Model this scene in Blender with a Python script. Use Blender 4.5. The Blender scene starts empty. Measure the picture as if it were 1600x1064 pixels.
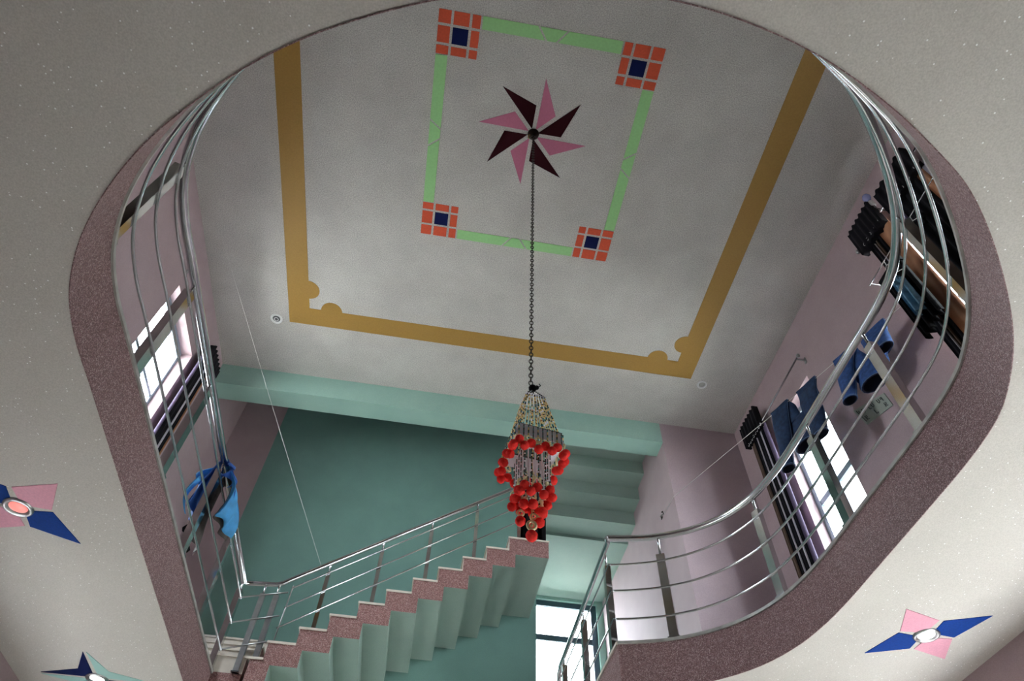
import bpy, bmesh, math, random
from mathutils import Vector, Matrix, noise
random.seed(7)
sc = bpy.context.scene
COL = sc.collection

# ------------------------------------------------------------------ camera
cam = bpy.data.cameras.new('camera')
cam.sensor_width = 36.0
cam.lens = 36.0 * 1027.6 / 1600.0
cam.clip_start = 0.02
camo = bpy.data.objects.new('camera', cam)
COL.objects.link(camo)
_r = ((0.9871234, -0.1572551, 0.0292953), (0.1422348, 0.7790968, -0.6105550), (0.0731890, 0.6068600, 0.7914318))
camo.matrix_world = Matrix(((_r[0][0], -_r[1][0], -_r[2][0], 0), (_r[0][1], -_r[1][1], -_r[2][1], 0),
                            (_r[0][2], -_r[1][2], -_r[2][2], 0), (0, 0, 0, 1)))
sc.camera = camo

# ------------------------------------------------------------------ light
sc.view_settings.view_transform = 'Standard'
sc.view_settings.look = 'None'
sc.view_settings.gamma = 1.0
sc.view_settings.use_curve_mapping = False
sc.view_settings.exposure = 1.25
world = bpy.data.worlds.new('sky'); sc.world = world
world.use_nodes = True
bg = world.node_tree.nodes['Background']
bg.inputs[0].default_value = (0.95, 0.97, 1.0, 1)
bg.inputs[1].default_value = 14.0

def area(name, loc, target, sx, sy, power, col=(1, 1, 1)):
    l = bpy.data.lights.new(name, 'AREA'); l.shape = 'RECTANGLE'
    l.size = sx; l.size_y = sy; l.energy = power; l.color = col
    o = bpy.data.objects.new(name, l); COL.objects.link(o)
    o.location = loc
    d = Vector(target) - Vector(loc)
    o.rotation_euler = d.to_track_quat('-Z', 'Y').to_euler()
    return o
# openings through which the daylight comes: light portals in the panes' planes steer the sky sampling
def portal(name, loc, target, sx, sy):
    o = area(name, loc, target, sx, sy, 1.0); o.data.cycles.is_portal = True
    return o
portal('portal_door_right', (4.75, 3.35, 0.25), (0, 3.35, 0.25), 5.9, 3.4)
portal('portal_door_added', (-3.80, 5.75, 0.075), (0, 5.75, 0.075), 2.9, 3.05)
portal('portal_window_left', (-3.80, 5.49, 5.465), (0, 5.49, 5.465), 1.12, 2.23)
portal('portal_window_right', (4.74, 5.37, 5.335), (0, 5.37, 5.335), 0.98, 2.37)
portal('portal_window_curtained', (4.74, 2.4, 5.30), (0, 2.4, 5.30), 1.2, 2.3)
portal('portal_window_stair', (2.415, 11.1, 5.4), (2.415, 0, 5.4), 1.33, 2.4)

# ------------------------------------------------------------------ constants (eye at the origin)
FZ = -1.45      # ground floor
ZB = 2.664      # underside of the gallery slab
S = 3.08        # gallery floor
H = 7.40        # ceiling
XL, XR = -3.48, 4.42
YF, YB = -1.3, 6.88
YS = 8.33       # stair wall
YW = 10.8       # wall with the stair window
XP = 3.2        # side wall of the stair well

# ------------------------------------------------------------------ materials
MATS = {}
def nt(name):
    m = bpy.data.materials.new(name); m.use_nodes = True
    n = m.node_tree; b = n.nodes['Principled BSDF']
    MATS[name] = m
    return m, n, b
def N(n, t, **k):
    x = n.nodes.new(t)
    for a, v in k.items():
        setattr(x, a, v)
    return x
def plain(name, col, rough=0.5, metal=0.0, spec=0.5, var=0.0, scale=20.0, bump=0.0, bscale=80.0, sheen=0.0):
    m, n, b = nt(name)
    b.inputs['Base Color'].default_value = (*col, 1)
    b.inputs['Roughness'].default_value = rough
    b.inputs['Metallic'].default_value = metal
    b.inputs['Specular IOR Level'].default_value = spec
    if sheen: b.inputs['Sheen Weight'].default_value = sheen
    tc = n.nodes.new('ShaderNodeTexCoord')
    if var:
        no = n.nodes.new('ShaderNodeTexNoise'); no.inputs['Scale'].default_value = scale; no.inputs['Detail'].default_value = 5
        n.links.new(tc.outputs['Object'], no.inputs['Vector'])
        r = n.nodes.new('ShaderNodeValToRGB')
        r.color_ramp.elements[0].position = 0.3; r.color_ramp.elements[1].position = 0.7
        r.color_ramp.elements[0].color = (*[c * (1 - var) for c in col], 1)
        r.color_ramp.elements[1].color = (*[min(1, c * (1 + var)) for c in col], 1)
        n.links.new(no.outputs['Fac'], r.inputs['Fac']); n.links.new(r.outputs['Color'], b.inputs['Base Color'])
    if bump:
        no2 = n.nodes.new('ShaderNodeTexNoise'); no2.inputs['Scale'].default_value = bscale; no2.inputs['Detail'].default_value = 4
        n.links.new(tc.outputs['Object'], no2.inputs['Vector'])
        bp = n.nodes.new('ShaderNodeBump'); bp.inputs['Strength'].default_value = bump; bp.inputs['Distance'].default_value = 0.01
        n.links.new(no2.outputs['Fac'], bp.inputs['Height']); n.links.new(bp.outputs['Normal'], b.inputs['Normal'])
    return m
def plaster(name, col, stain, glitter=0.0, grain=0.35, blotch=0.8, rough=0.75, gscale=130):
    """sprayed plaster: broad blotches, fine grain and a few mica flecks"""
    m, n, b = nt(name)
    tc = n.nodes.new('ShaderNodeTexCoord')
    a = n.nodes.new('ShaderNodeTexNoise'); a.inputs['Scale'].default_value = 1.7; a.inputs['Detail'].default_value = 6; a.inputs['Roughness'].default_value = 0.62
    n.links.new(tc.outputs['Object'], a.inputs['Vector'])
    r = n.nodes.new('ShaderNodeValToRGB'); r.color_ramp.elements[0].position = 0.36; r.color_ramp.elements[1].position = 0.66
    r.color_ramp.elements[0].color = (*stain, 1); r.color_ramp.elements[1].color = (*col, 1)
    n.links.new(a.outputs['Fac'], r.inputs['Fac'])
    g = n.nodes.new('ShaderNodeTexNoise'); g.inputs['Scale'].default_value = gscale; g.inputs['Detail'].default_value = 2
    n.links.new(tc.outputs['Object'], g.inputs['Vector'])
    mr = n.nodes.new('ShaderNodeMapRange'); mr.inputs[1].default_value = 0.3; mr.inputs[2].default_value = 0.7
    mr.inputs[3].default_value = 1 - grain; mr.inputs[4].default_value = 1 + grain * 0.5
    n.links.new(g.outputs['Fac'], mr.inputs[0])
    mx = n.nodes.new('ShaderNodeMix'); mx.data_type = 'RGBA'; mx.blend_type = 'MULTIPLY'; mx.inputs[0].default_value = 1.0
    n.links.new(r.outputs['Color'], mx.inputs[6]); n.links.new(mr.outputs[0], mx.inputs[7])
    out = mx.outputs[2]
    if glitter:
        v = n.nodes.new('ShaderNodeTexVoronoi'); v.inputs['Scale'].default_value = 42
        n.links.new(tc.outputs['Object'], v.inputs['Vector'])
        lt = n.nodes.new('ShaderNodeMath'); lt.operation = 'LESS_THAN'; lt.inputs[1].default_value = glitter
        n.links.new(v.outputs['Distance'], lt.inputs[0])
        sx = n.nodes.new('ShaderNodeSeparateColor'); n.links.new(v.outputs['Color'], sx.inputs[0])
        gt = n.nodes.new('ShaderNodeMath'); gt.operation = 'GREATER_THAN'; gt.inputs[1].default_value = 0.78
        n.links.new(sx.outputs[0], gt.inputs[0])
        ml = n.nodes.new('ShaderNodeMath'); ml.operation = 'MULTIPLY'
        n.links.new(lt.outputs[0], ml.inputs[0]); n.links.new(gt.outputs[0], ml.inputs[1])
        m2 = n.nodes.new('ShaderNodeMix'); m2.data_type = 'RGBA'; m2.inputs[7].default_value = (0.95, 0.95, 0.95, 1)
        n.links.new(ml.outputs[0], m2.inputs[0]); n.links.new(out, m2.inputs[6]); out = m2.outputs[2]
    n.links.new(out, b.inputs['Base Color'])
    b.inputs['Roughness'].default_value = rough; b.inputs['Specular IOR Level'].default_value = 0.25
    bp = n.nodes.new('ShaderNodeBump'); bp.inputs['Strength'].default_value = 0.25; bp.inputs['Distance'].default_value = 0.006
    n.links.new(g.outputs['Fac'], bp.inputs['Height']); n.links.new(bp.outputs['Normal'], b.inputs['Normal'])
    return m
def terrazzo(name, c1, c2, c3):
    """pebble dash of small coloured stone chips"""
    m, n, b = nt(name)
    tc = n.nodes.new('ShaderNodeTexCoord')
    v = n.nodes.new('ShaderNodeTexVoronoi'); v.inputs['Scale'].default_value = 170
    n.links.new(tc.outputs['Object'], v.inputs['Vector'])
    sx = n.nodes.new('ShaderNodeSeparateColor'); n.links.new(v.outputs['Color'], sx.inputs[0])
    r = n.nodes.new('ShaderNodeValToRGB'); r.color_ramp.interpolation = 'CONSTANT'
    e = r.color_ramp.elements; e[0].color = (*c1, 1); e[1].position = 0.45; e[1].color = (*c2, 1)
    x = e.new(0.84); x.color = (*c3, 1)
    n.links.new(sx.outputs[0], r.inputs['Fac']); n.links.new(r.outputs['Color'], b.inputs['Base Color'])
    b.inputs['Roughness'].default_value = 0.55
    bp = n.nodes.new('ShaderNodeBump'); bp.inputs['Strength'].default_value = 0.7; bp.inputs['Distance'].default_value = 0.006; bp.invert = True
    n.links.new(v.outputs['Distance'], bp.inputs['Height']); n.links.new(bp.outputs['Normal'], b.inputs['Normal'])
    return m
def emit(name, col, strength):
    m, n, b = nt(name)
    b.inputs['Base Color'].default_value = (*col, 1)
    b.inputs['Emission Color'].default_value = (*col, 1); b.inputs['Emission Strength'].default_value = strength
    return m
def glass(name, tint):
    m = bpy.data.materials.new(name); m.use_nodes = True; n = m.node_tree; n.nodes.clear()
    o = n.nodes.new('ShaderNodeOutputMaterial'); t = n.nodes.new('ShaderNodeBsdfTransparent'); t.inputs[0].default_value = (*tint, 1)
    g = n.nodes.new('ShaderNodeBsdfGlossy'); g.inputs['Roughness'].default_value = 0.02
    x = n.nodes.new('ShaderNodeMixShader')
    x.inputs[0].default_value = 0.035
    n.links.new(t.outputs[0], x.inputs[1]); n.links.new(g.outputs[0], x.inputs[2])
    n.links.new(x.outputs[0], o.inputs[0]); MATS[name] = m
    return m

plaster('ceiling', (0.58, 0.555, 0.53), (0.50, 0.475, 0.455), 0.0, 0.34, gscale=85)
plaster('ceiling_low', (0.58, 0.545, 0.515), (0.55, 0.515, 0.485), 0.16, 0.13)
plaster('wall_pink', (0.44, 0.335, 0.355), (0.40, 0.30, 0.32), 0.0, 0.10)
plaster('wall_lilac', (0.47, 0.37, 0.40), (0.43, 0.34, 0.37), 0.0, 0.10)
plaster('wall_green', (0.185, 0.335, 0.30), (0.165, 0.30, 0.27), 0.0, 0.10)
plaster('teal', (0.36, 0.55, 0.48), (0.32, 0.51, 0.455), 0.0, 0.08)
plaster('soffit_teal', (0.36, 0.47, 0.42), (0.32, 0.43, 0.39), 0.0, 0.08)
plaster('exterior', (0.72, 0.70, 0.66), (0.66, 0.64, 0.61))
terrazzo('terrazzo', (0.18, 0.095, 0.10), (0.30, 0.175, 0.18), (0.46, 0.33, 0.33))
terrazzo('terrazzo_red', (0.20, 0.085, 0.08), (0.33, 0.16, 0.15), (0.46, 0.30, 0.28))
plain('cream', (0.66, 0.60, 0.53), 0.35, var=0.08, scale=14)
plain('trim_grey', (0.36, 0.35, 0.33), 0.4, var=0.25, scale=9)
plain('floor_tile', (0.27, 0.24, 0.21), 0.3, var=0.06, scale=6)
plain('steel', (0.62, 0.64, 0.67), 0.17, 1.0, var=0.10, scale=5)
plain('steel_brushed', (0.50, 0.51, 0.52), 0.30, 1.0, var=0.18, scale=7)
plain('steel_post', (0.60, 0.60, 0.60), 0.13, 1.0, var=0.1, scale=5)
plain('steel_dull', (0.33, 0.33, 0.33), 0.35, 1.0, var=0.2, scale=8)
plain('gold_paint', (0.36, 0.205, 0.045), 0.6, var=0.07, scale=60, bump=0.15, bscale=150)
plain('green_paint', (0.32, 0.62, 0.26), 0.7, var=0.05, scale=40)
plain('red_paint', (0.62, 0.075, 0.025), 0.7, var=0.08, scale=50)
plain('navy_paint', (0.006, 0.011, 0.065), 0.8, spec=0.08)
plain('pink_paint', (0.46, 0.13, 0.22), 0.7, var=0.06, scale=50)
plain('maroon_paint', (0.030, 0.004, 0.007), 0.8, spec=0.08)
plain('star_pink', (0.68, 0.30, 0.40), 0.6, var=0.08, scale=70)
plain('star_blue', (0.004, 0.04, 0.24), 0.7, spec=0.1, var=0.12, scale=70)
plain('star_navy', (0.004, 0.010, 0.07), 0.7, spec=0.1)
plain('star_teal', (0.33, 0.55, 0.52), 0.6)
plain('iron', (0.035, 0.026, 0.020), 0.45, 0.8)
plain('black', (0.004, 0.004, 0.005), 0.85, spec=0.15, var=0.3, scale=8)
plain('plastic_white', (0.72, 0.72, 0.72), 0.4)
plain('plastic_grey', (0.10, 0.10, 0.11), 0.5)
plain('frame_blue', (0.30, 0.37, 0.44), 0.35, 0.6)
plain('frame_dark', (0.06, 0.10, 0.13), 0.4, 0.4)
plain('bead_black', (0.012, 0.02, 0.022), 0.2, spec=0.8)
plain('bead_gold', (0.80, 0.58, 0.20), 0.3, 0.3)
plain('bead_teal', (0.03, 0.22, 0.22), 0.25)
plain('bead_amber', (0.50, 0.18, 0.03), 0.3)
plain('bead_white', (0.90, 0.86, 0.93), 0.35)
plain('ring_gold', (0.88, 0.80, 0.50), 0.3, 0.3)
plain('pompom', (0.95, 0.045, 0.040), 0.95, spec=0.1, var=0.15, scale=90)
plain('curtain_black', (0.006, 0.005, 0.008), 0.8, spec=0.2, var=0.3, scale=5)
plain('curtain_purple', (0.13, 0.095, 0.17), 0.6, var=0.12, scale=6)
plain('curtain_brown', (0.10, 0.06, 0.04), 0.6, var=0.2, scale=6)
plain('curtain_tan', (0.38, 0.17, 0.085), 0.6, var=0.25, scale=5)
plain('curtain_white', (0.62, 0.58, 0.66), 0.6)
plain('denim', (0.025, 0.075, 0.24), 0.85, var=0.35, scale=22, bump=0.3, bscale=300)
plain('denim_dark', (0.010, 0.030, 0.085), 0.85, var=0.35, scale=22, bump=0.3, bscale=300)
plain('denim_seam', (0.10, 0.17, 0.32), 0.8)
plain('denim_inside', (0.006, 0.010, 0.035), 0.9)
plain('cloth_blue', (0.055, 0.30, 0.62), 0.7, var=0.2, scale=12)
plain('cloth_royal', (0.03, 0.12, 0.45), 0.7, var=0.2, scale=12)
plain('cloth_grey', (0.09, 0.075, 0.07), 0.8, var=0.3, scale=20)
plain('cloth_teal', (0.10, 0.22, 0.33), 0.8, var=0.35, scale=15)
plain('wire', (0.62, 0.60, 0.58), 0.4)
plain('paper', (0.30, 0.33, 0.29), 0.6, var=0.05, scale=20)
plain('ink', (0.04, 0.05, 0.05), 0.6)
plain('brass_thread', (0.45, 0.32, 0.10), 0.5, 0.5)
plain('bounce_dark', (0.06, 0.035, 0.025), 0.5, var=0.2, scale=6)  # invented dark finish of the unseen front wall, cuts bounced light
plain('light_block_dark', (0.05, 0.06, 0.035), 0.9, var=0.3, scale=8)  # dark tone of the added light-blocking screens outside
plain('ground', (0.78, 0.75, 0.70), 0.8, var=0.1, scale=1)
plain('roof_dark', (0.16, 0.20, 0.24), 0.4)
emit('lamp_white', (1.0, 0.98, 0.95), 9.0)
emit('lamp_pink', (0.9, 0.25, 0.22), 0.35)
plain('bulb_glass', (0.30, 0.32, 0.62), 0.08, spec=0.8)
glass('glass', (0.93, 0.97, 0.98))

# ------------------------------------------------------------------ mesh builder
class MB:
    def __init__(s): s.v = []; s.f = []; s.m = []; s.sm = []
    def poly(s, pts, mi=0, smooth=False):
        b = len(s.v); s.v += [tuple(p) for p in pts]; s.f.append(tuple(range(b, b + len(pts)))); s.m.append(mi); s.sm.append(smooth); return s
    def box(s, lo, hi, mi=0, mx=None):
        """mx: dict of face -> material index, faces -x +x -y +y -z +z"""
        x0, y0, z0 = lo; x1, y1, z1 = hi; b = len(s.v)
        s.v += [(x0, y0, z0), (x1, y0, z0), (x1, y1, z0), (x0, y1, z0), (x0, y0, z1), (x1, y0, z1), (x1, y1, z1), (x0, y1, z1)]
        F = (('-z', (0, 3, 2, 1)), ('+z', (4, 5, 6, 7)), ('-y', (0, 1, 5, 4)), ('+x', (1, 2, 6, 5)), ('+y', (2, 3, 7, 6)), ('-x', (3, 0, 4, 7)))
        for k, q in F:
            s.f.append(tuple(b + i for i in q)); s.m.append((mx or {}).get(k, mi)); s.sm.append(False)
        return s
    def obox(s, c, ax, ay, az, mi=0):
        """oriented box: centre and three half-axis vectors"""
        c, ax, ay, az = (Vector(t) for t in (c, ax, ay, az)); b = len(s.v)
        for k in (-1, 1):
            for i, j in ((-1, -1), (1, -1), (1, 1), (-1, 1)): s.v.append(tuple(c + ax * i + ay * j + az * k))
        for q in ((0, 3, 2, 1), (4, 5, 6, 7), (0, 1, 5, 4), (1, 2, 6, 5), (2, 3, 7, 6), (3, 0, 4, 7)):
            s.f.append(tuple(b + i for i in q)); s.m.append(mi); s.sm.append(False)
        return s
    def prism(s, pts, z0, z1, mi=0):
        n = len(pts); b = len(s.v)
        a = sum(pts[i][0] * pts[(i + 1) % n][1] - pts[(i + 1) % n][0] * pts[i][1] for i in range(n))
        if a < 0: pts = list(reversed(pts))
        s.v += [(p[0], p[1], z0) for p in pts] + [(p[0], p[1], z1) for p in pts]
        s.f.append(tuple(b + i for i in reversed(range(n)))); s.f.append(tuple(b + n + i for i in range(n)))
        for i in range(n):
            j = (i + 1) % n; s.f.append((b + i, b + j, b + n + j, b + n + i))
        s.m += [mi] * (n + 2); s.sm += [False] * (n + 2)
        return s
    def tube(s, path, r, n=10, mi=0, closed=False, caps=True):
        P = [Vector(p) for p in path]; L = len(P); b = len(s.v); R = r if hasattr(r, '__len__') else [r] * L
        up = None
        for i in range(L):
            if closed: t = P[(i + 1) % L] - P[i - 1]
            else: t = P[min(i + 1, L - 1)] - P[max(i - 1, 0)]
            t.normalize()
            if up is None:
                up = Vector((0, 0, 1)) if abs(t.z) < 0.9 else Vector((1, 0, 0))
            sd = t.cross(up); sd.normalize(); up = sd.cross(t); up.normalize()
            for k in range(n):
                a = 2 * math.pi * k / n
                s.v.append(tuple(P[i] + (sd * math.cos(a) + up * math.sin(a)) * R[i]))
        for i in range(L if closed else L - 1):
            j = (i + 1) % L
            for k in range(n):
                l = (k + 1) % n
                s.f.append((b + i * n + k, b + i * n + l, b + j * n + l, b + j * n + k)); s.m.append(mi); s.sm.append(True)
        if caps and not closed:
            s.f.append(tuple(b + k for k in range(n))); s.f.append(tuple(b + (L - 1) * n + k for k in reversed(range(n)))); s.m += [mi, mi]; s.sm += [False, False]
        return s
    def rings(s, rings, mi=0, cap0=False, cap1=False, smooth=True):
        n = len(rings[0]); b = len(s.v)
        for r in rings: s.v += [tuple(p) for p in r]
        for i in range(len(rings) - 1):
            for k in range(n):
                l = (k + 1) % n
                s.f.append((b + i * n + k, b + i * n + l, b + (i + 1) * n + l, b + (i + 1) * n + k)); s.m.append(mi); s.sm.append(smooth)
        if cap0: s.f.append(tuple(b + k for k in range(n))); s.m.append(mi); s.sm.append(False)
        if cap1: s.f.append(tuple(b + (len(rings) - 1) * n + k for k in reversed(range(n)))); s.m.append(mi); s.sm.append(False)
        return s
    def lathe(s, c, prof, n=20, mi=0):
        """profile (radius, z) turned about a vertical axis"""
        return s.rings([[(c[0] + r * math.cos(2 * math.pi * k / n), c[1] + r * math.sin(2 * math.pi * k / n), c[2] + z) for k in range(n)] for r, z in prof], mi, True, True)
    def ball(s, c, r, mi=0, nu=6, nv=4, sq=1.0):
        rs = []
        for i in range(nv + 1):
            a = math.pi * i / nv; rr = max(1e-4, math.sin(a)) * r
            rs.append([(c[0] + rr * math.cos(2 * math.pi * k / nu), c[1] + rr * math.sin(2 * math.pi * k / nu), c[2] - math.cos(a) * r * sq) for k in range(nu)])
        return s.rings(rs, mi)
    def torus(s, c, R, r, axis='z', n=16, k=8, mi=0, sx=1.0, sz=1.0):
        P = []
        for i in range(n):
            a = 2 * math.pi * i / n; u, v = R * math.cos(a) * sx, R * math.sin(a) * sz
            P.append((c[0] + u, c[1] + v, c[2]) if axis == 'z' else (c[0] + u, c[1], c[2] + v) if axis == 'y' else (c[0], c[1] + u, c[2] + v))
        return s.tube(P, r, k, mi, closed=True)
    def mesh(s, name, mats):
        me = bpy.data.meshes.new(name); me.from_pydata(s.v, [], s.f)
        for m in (mats if isinstance(mats, (list, tuple)) else [mats]): me.materials.append(MATS[m])
        me.polygons.foreach_set('material_index', s.m); me.polygons.foreach_set('use_smooth', s.sm)
        me.update(); me.validate(); return me
    def build(s, name, mats, parent=None):
        return link(name, s.mesh(name, mats), parent)
def link(name, me, parent=None, M=None):
    o = bpy.data.objects.new(name, me); COL.objects.link(o)
    if parent:
        o.parent = parent
        o.matrix_parent_inverse = Matrix.Identity(4)
    if M is not None: o.matrix_local = M
    return o
def tag(o, label, cat, group=None):
    o['label'] = label; o['category'] = cat
    if group: o['group'] = group
    return o
def thing(name, label, cat, group=None):
    return tag(link(name, None), label, cat, group)
def struct(o, label=None, cat=None):
    o['kind'] = 'structure'
    if label: o['label'] = label
    if cat: o['category'] = cat
    return o
def wallbox(axis, a0, a1, u0, u1, z0, z1, holes=()):
    """a wall slab normal to axis ('x' or 'y') between a0 and a1 with rectangular openings (ua, ub, za, zb)"""
    us = sorted({u0, u1, *[h[0] for h in holes], *[h[1] for h in holes]}); zs = sorted({z0, z1, *[h[2] for h in holes], *[h[3] for h in holes]})
    m = MB()
    for i in range(len(us) - 1):
        run = None
        for j in range(len(zs) - 1):
            uc, zc = (us[i] + us[i + 1]) / 2, (zs[j] + zs[j + 1]) / 2
            if any(h[0] < uc < h[1] and h[2] < zc < h[3] for h in holes): continue
            lo, hi = ((a0, us[i], zs[j]), (a1, us[i + 1], zs[j + 1])) if axis == 'x' else ((us[i], a0, zs[j]), (us[i + 1], a1, zs[j + 1]))
            m.box(lo, hi)
    return m
def cr(pts, per=8):
    """open Catmull-Rom through 2-D points"""
    out = []; n = len(pts)
    for i in range(n - 1):
        p0, p1, p2, p3 = pts[max(i - 1, 0)], pts[i], pts[i + 1], pts[min(i + 2, n - 1)]
        for k in range(per):
            t = k / per
            out.append(tuple(0.5 * ((2 * p1[d]) + (p2[d] - p0[d]) * t + (2 * p0[d] - 5 * p1[d] + 4 * p2[d] - p3[d]) * t * t + (3 * p1[d] - p0[d] - 3 * p2[d] + p3[d]) * t ** 3) for d in range(2)))
    out.append(tuple(pts[-1])); return out

# ------------------------------------------------------------------ the setting
struct(MB().box((XL - 0.3, YF - 0.3, FZ - 0.2), (XR + 0.3, YW + 0.3, FZ)).build('floor', 'floor_tile'), 'pale tiled ground floor below the void', 'floor')
WIN_L = (4.93, 6.05, 4.35, 6.58)
WIN_R1 = (4.88, 5.86, 4.15, 6.52)
WIN_R2 = (1.80, 3.00, 4.15, 6.45)
DOOR_R = (0.4, 6.3, FZ, 1.95)
DOOR_ADDED = (4.3, 7.2, FZ, 1.6)  # added opening, out of view, brightens the lower left ceiling
WT = 0.26
struct(wallbox('x', XL - WT, XL, YF - WT, YW, FZ, 9.6, [WIN_L, DOOR_ADDED]).build('wall_left', 'wall_pink'), 'dusty pink plaster wall with a window', 'wall')
struct(wallbox('x', XR, XR + WT, YF - WT, YB + WT, FZ, 9.6, [WIN_R1, WIN_R2, DOOR_R]).build('wall_right', 'wall_pink'), 'dusty pink plaster wall with windows and curtains', 'wall')
struct(wallbox('y', YF - WT, YF, XL, XR, FZ, H + 0.3).build('wall_front', 'bounce_dark'), 'unseen wall behind the viewer, made dark to cut bounced light', 'wall')  # dark finish is made up to keep bounce off the front-left ceiling
# room's rear wall beside the stair well, with the opening to the passage; the pier's return runs back as the side wall
struct(MB().box((XP, YB, FZ), (XR, YB + WT, H), 0, {'-x': 1}).build('wall_back', ['wall_lilac', 'wall_pink']), 'pinkish lilac rear wall right of the stair well', 'wall')
sw = MB()
sw.box((XP, YB + WT, FZ), (XP + WT, YW, 9.6))
struct(sw.build('wall_side', 'wall_pink'), 'pink side wall of the stair well', 'wall')
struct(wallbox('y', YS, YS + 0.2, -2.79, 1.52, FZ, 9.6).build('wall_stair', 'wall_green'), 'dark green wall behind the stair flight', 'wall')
struct(wallbox('y', YS, YS + 0.2, XL, -2.79, FZ, 9.6).build('wall_stair_left', 'wall_pink'), 'pink strip of wall left of the green stair wall', 'wall')
WIN_S = (1.75, 3.08, 4.2, 6.60)
struct(wallbox('y', YW, YW + 0.2, 1.3, XP + WT, FZ, 9.6, [WIN_S]).build('wall_window', 'teal'), 'pale teal wall around the stair window', 'wall')
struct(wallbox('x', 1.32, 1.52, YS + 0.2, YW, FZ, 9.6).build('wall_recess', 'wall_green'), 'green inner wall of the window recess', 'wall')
up = MB(); up.box((XL - WT, YB - 0.1, 9.6), (XR, YW + 0.2, 9.8)); up.box((XL, YB - 0.12, H + 0.2), (XP, YB + 0.08, 9.6))
struct(up.build('ceiling_stair', 'wall_green'), 'ceiling high above the stair well', 'ceiling')

# upper ceiling with its painted design (each painted piece a thin coat of its own)
ceil = struct(MB().box((XL - WT, YF - WT, H), (XR + WT, YB + 0.32, H + 0.2)).build('ceiling', 'ceiling'), 'grey speckled plaster ceiling with painted border and square', 'ceiling')
def paint(name, pts, mat, z=H, t=0.004):
    return MB().prism([tuple(p) for p in pts], z - t, z + 0.002).build(name, mat, ceil)
# gold border
gx0, gx1, gy1, gw = -2.45, 3.387, 5.905, 0.285
gcx, gcy = (gx0 + gx1) / 2, 2.868
gy0 = 2 * gcy - gy1
ix0, ix1, iy0, iy1 = gx0 + gw, gx1 - gw, gy0 + gw, gy1 - gw
for nm, q in (('border_bar', ((gx0, gy0), (ix0, iy0), (ix0, iy1), (gx0, gy1))), ('border_bar', ((gx1, gy0), (ix1, iy0), (ix1, iy1), (gx1, gy1))),
              ('border_bar', ((gx0, gy1), (ix0, iy1), (ix1, iy1), (gx1, gy1))), ('border_bar', ((gx0, gy0), (ix0, iy0), (ix1, iy0), (gx1, gy0)))):
    paint(nm, q, 'gold_paint')
def halfdisc(cx, cy, r, a0):
    return [(cx + r * math.cos(a0 + math.pi * k / 14), cy + r * math.sin(a0 + math.pi * k / 14)) for k in range(15)]
for sx_, X in ((1, ix0), (-1, ix1)):
    for sy_, Y in ((1, iy0), (-1, iy1)):
        paint('border_scallop', halfdisc(X, Y + sy_ * 0.31, 0.145, -math.pi / 2 if sx_ > 0 else math.pi / 2), 'gold_paint')
        paint('border_scallop', halfdisc(X + sx_ * 0.305, Y, 0.145, 0 if sy_ > 0 else math.pi), 'gold_paint')
# green square with red corner tiles
qx0, qx1, qy0, qy1 = -0.727, 1.670, 1.555, 4.180
tw, th = 0.437, 0.428
cells = ((0.0, 0.130), (0.157, 0.322), (0.350, 0.437))
for sx_, X in ((1, qx0), (-1, qx1)):
    for sy_, Y in ((1, qy0), (-1, qy1)):
        for i, (a, b) in enumerate(cells):
            for j, (c, d) in enumerate(cells):
                xs = sorted((X + sx_ * a, X + sx_ * b)); ys = sorted((Y + sy_ * c, Y + sy_ * d))
                mid = i == 1 and j == 1
                paint('navy_tile' if mid else 'red_tile', ((xs[0], ys[0]), (xs[1], ys[0]), (xs[1], ys[1]), (xs[0], ys[1])), 'navy_paint' if mid else 'red_paint')
gb, gp, ch = 0.128, 0.02, 0.105
def greenbar(fn, L):
    """three mitred pieces along a bar of length L; fn(u, v) maps along / inward to the plan"""
    c = L / 2; g = 0.012
    for q in (((0, 0), (c - 0.155 - g, 0), (c - 0.06 - g, gb), (0, gb)), ((c - 0.155 + g, 0), (c + 0.155 - g, 0), (c + 0.055 - g, gb), (c - 0.06 + g, gb)), ((c + 0.155 + g, 0), (L, 0), (L, gb), (c + 0.055 + g, gb))):
        paint('green_bar', [fn(*p) for p in q], 'green_paint')
Lx, Ly = qx1 - qx0 - 2 * (tw + gp), qy1 - qy0 - 2 * (th + gp)
greenbar(lambda u, v: (qx0 + tw + gp + u, qy0 + v), Lx)
greenbar(lambda u, v: (qx0 + tw + gp + u, qy1 - v), Lx)
greenbar(lambda u, v: (qx0 + v, qy0 + th + gp + u), Ly)
greenbar(lambda u, v: (qx1 - v, qy0 + th + gp + u), Ly)
# eight-bladed star
scx, scy = 0.447, 2.686
for k in range(8):
    t = math.radians(-131.6 + 45 * k); sh = t + math.radians(39.0)
    tip = Vector((math.cos(t), math.sin(t))) * 0.628; shd = Vector((math.cos(sh), math.sin(sh))) * 0.325
    e1 = Vector((math.cos(t), math.sin(t))); e2 = Vector((math.cos(sh), math.sin(sh)))
    inner = (e1 + e2).normalized() * 0.055
    o1 = Vector((-e1.y, e1.x)) * 0.012
    paint('star_blade', [(scx + p.x, scy + p.y) for p in (inner + o1 * 0.5, tip, shd)], 'maroon_paint' if k % 2 == 0 else 'pink_paint')

# teal beam across the mouth of the stair well
struct(MB().box((XL, YB, 7.0), (XP, YB + 0.32, H)).build('trim_1', 'teal'), 'teal beam across the top of the stair well', 'beam')

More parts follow.
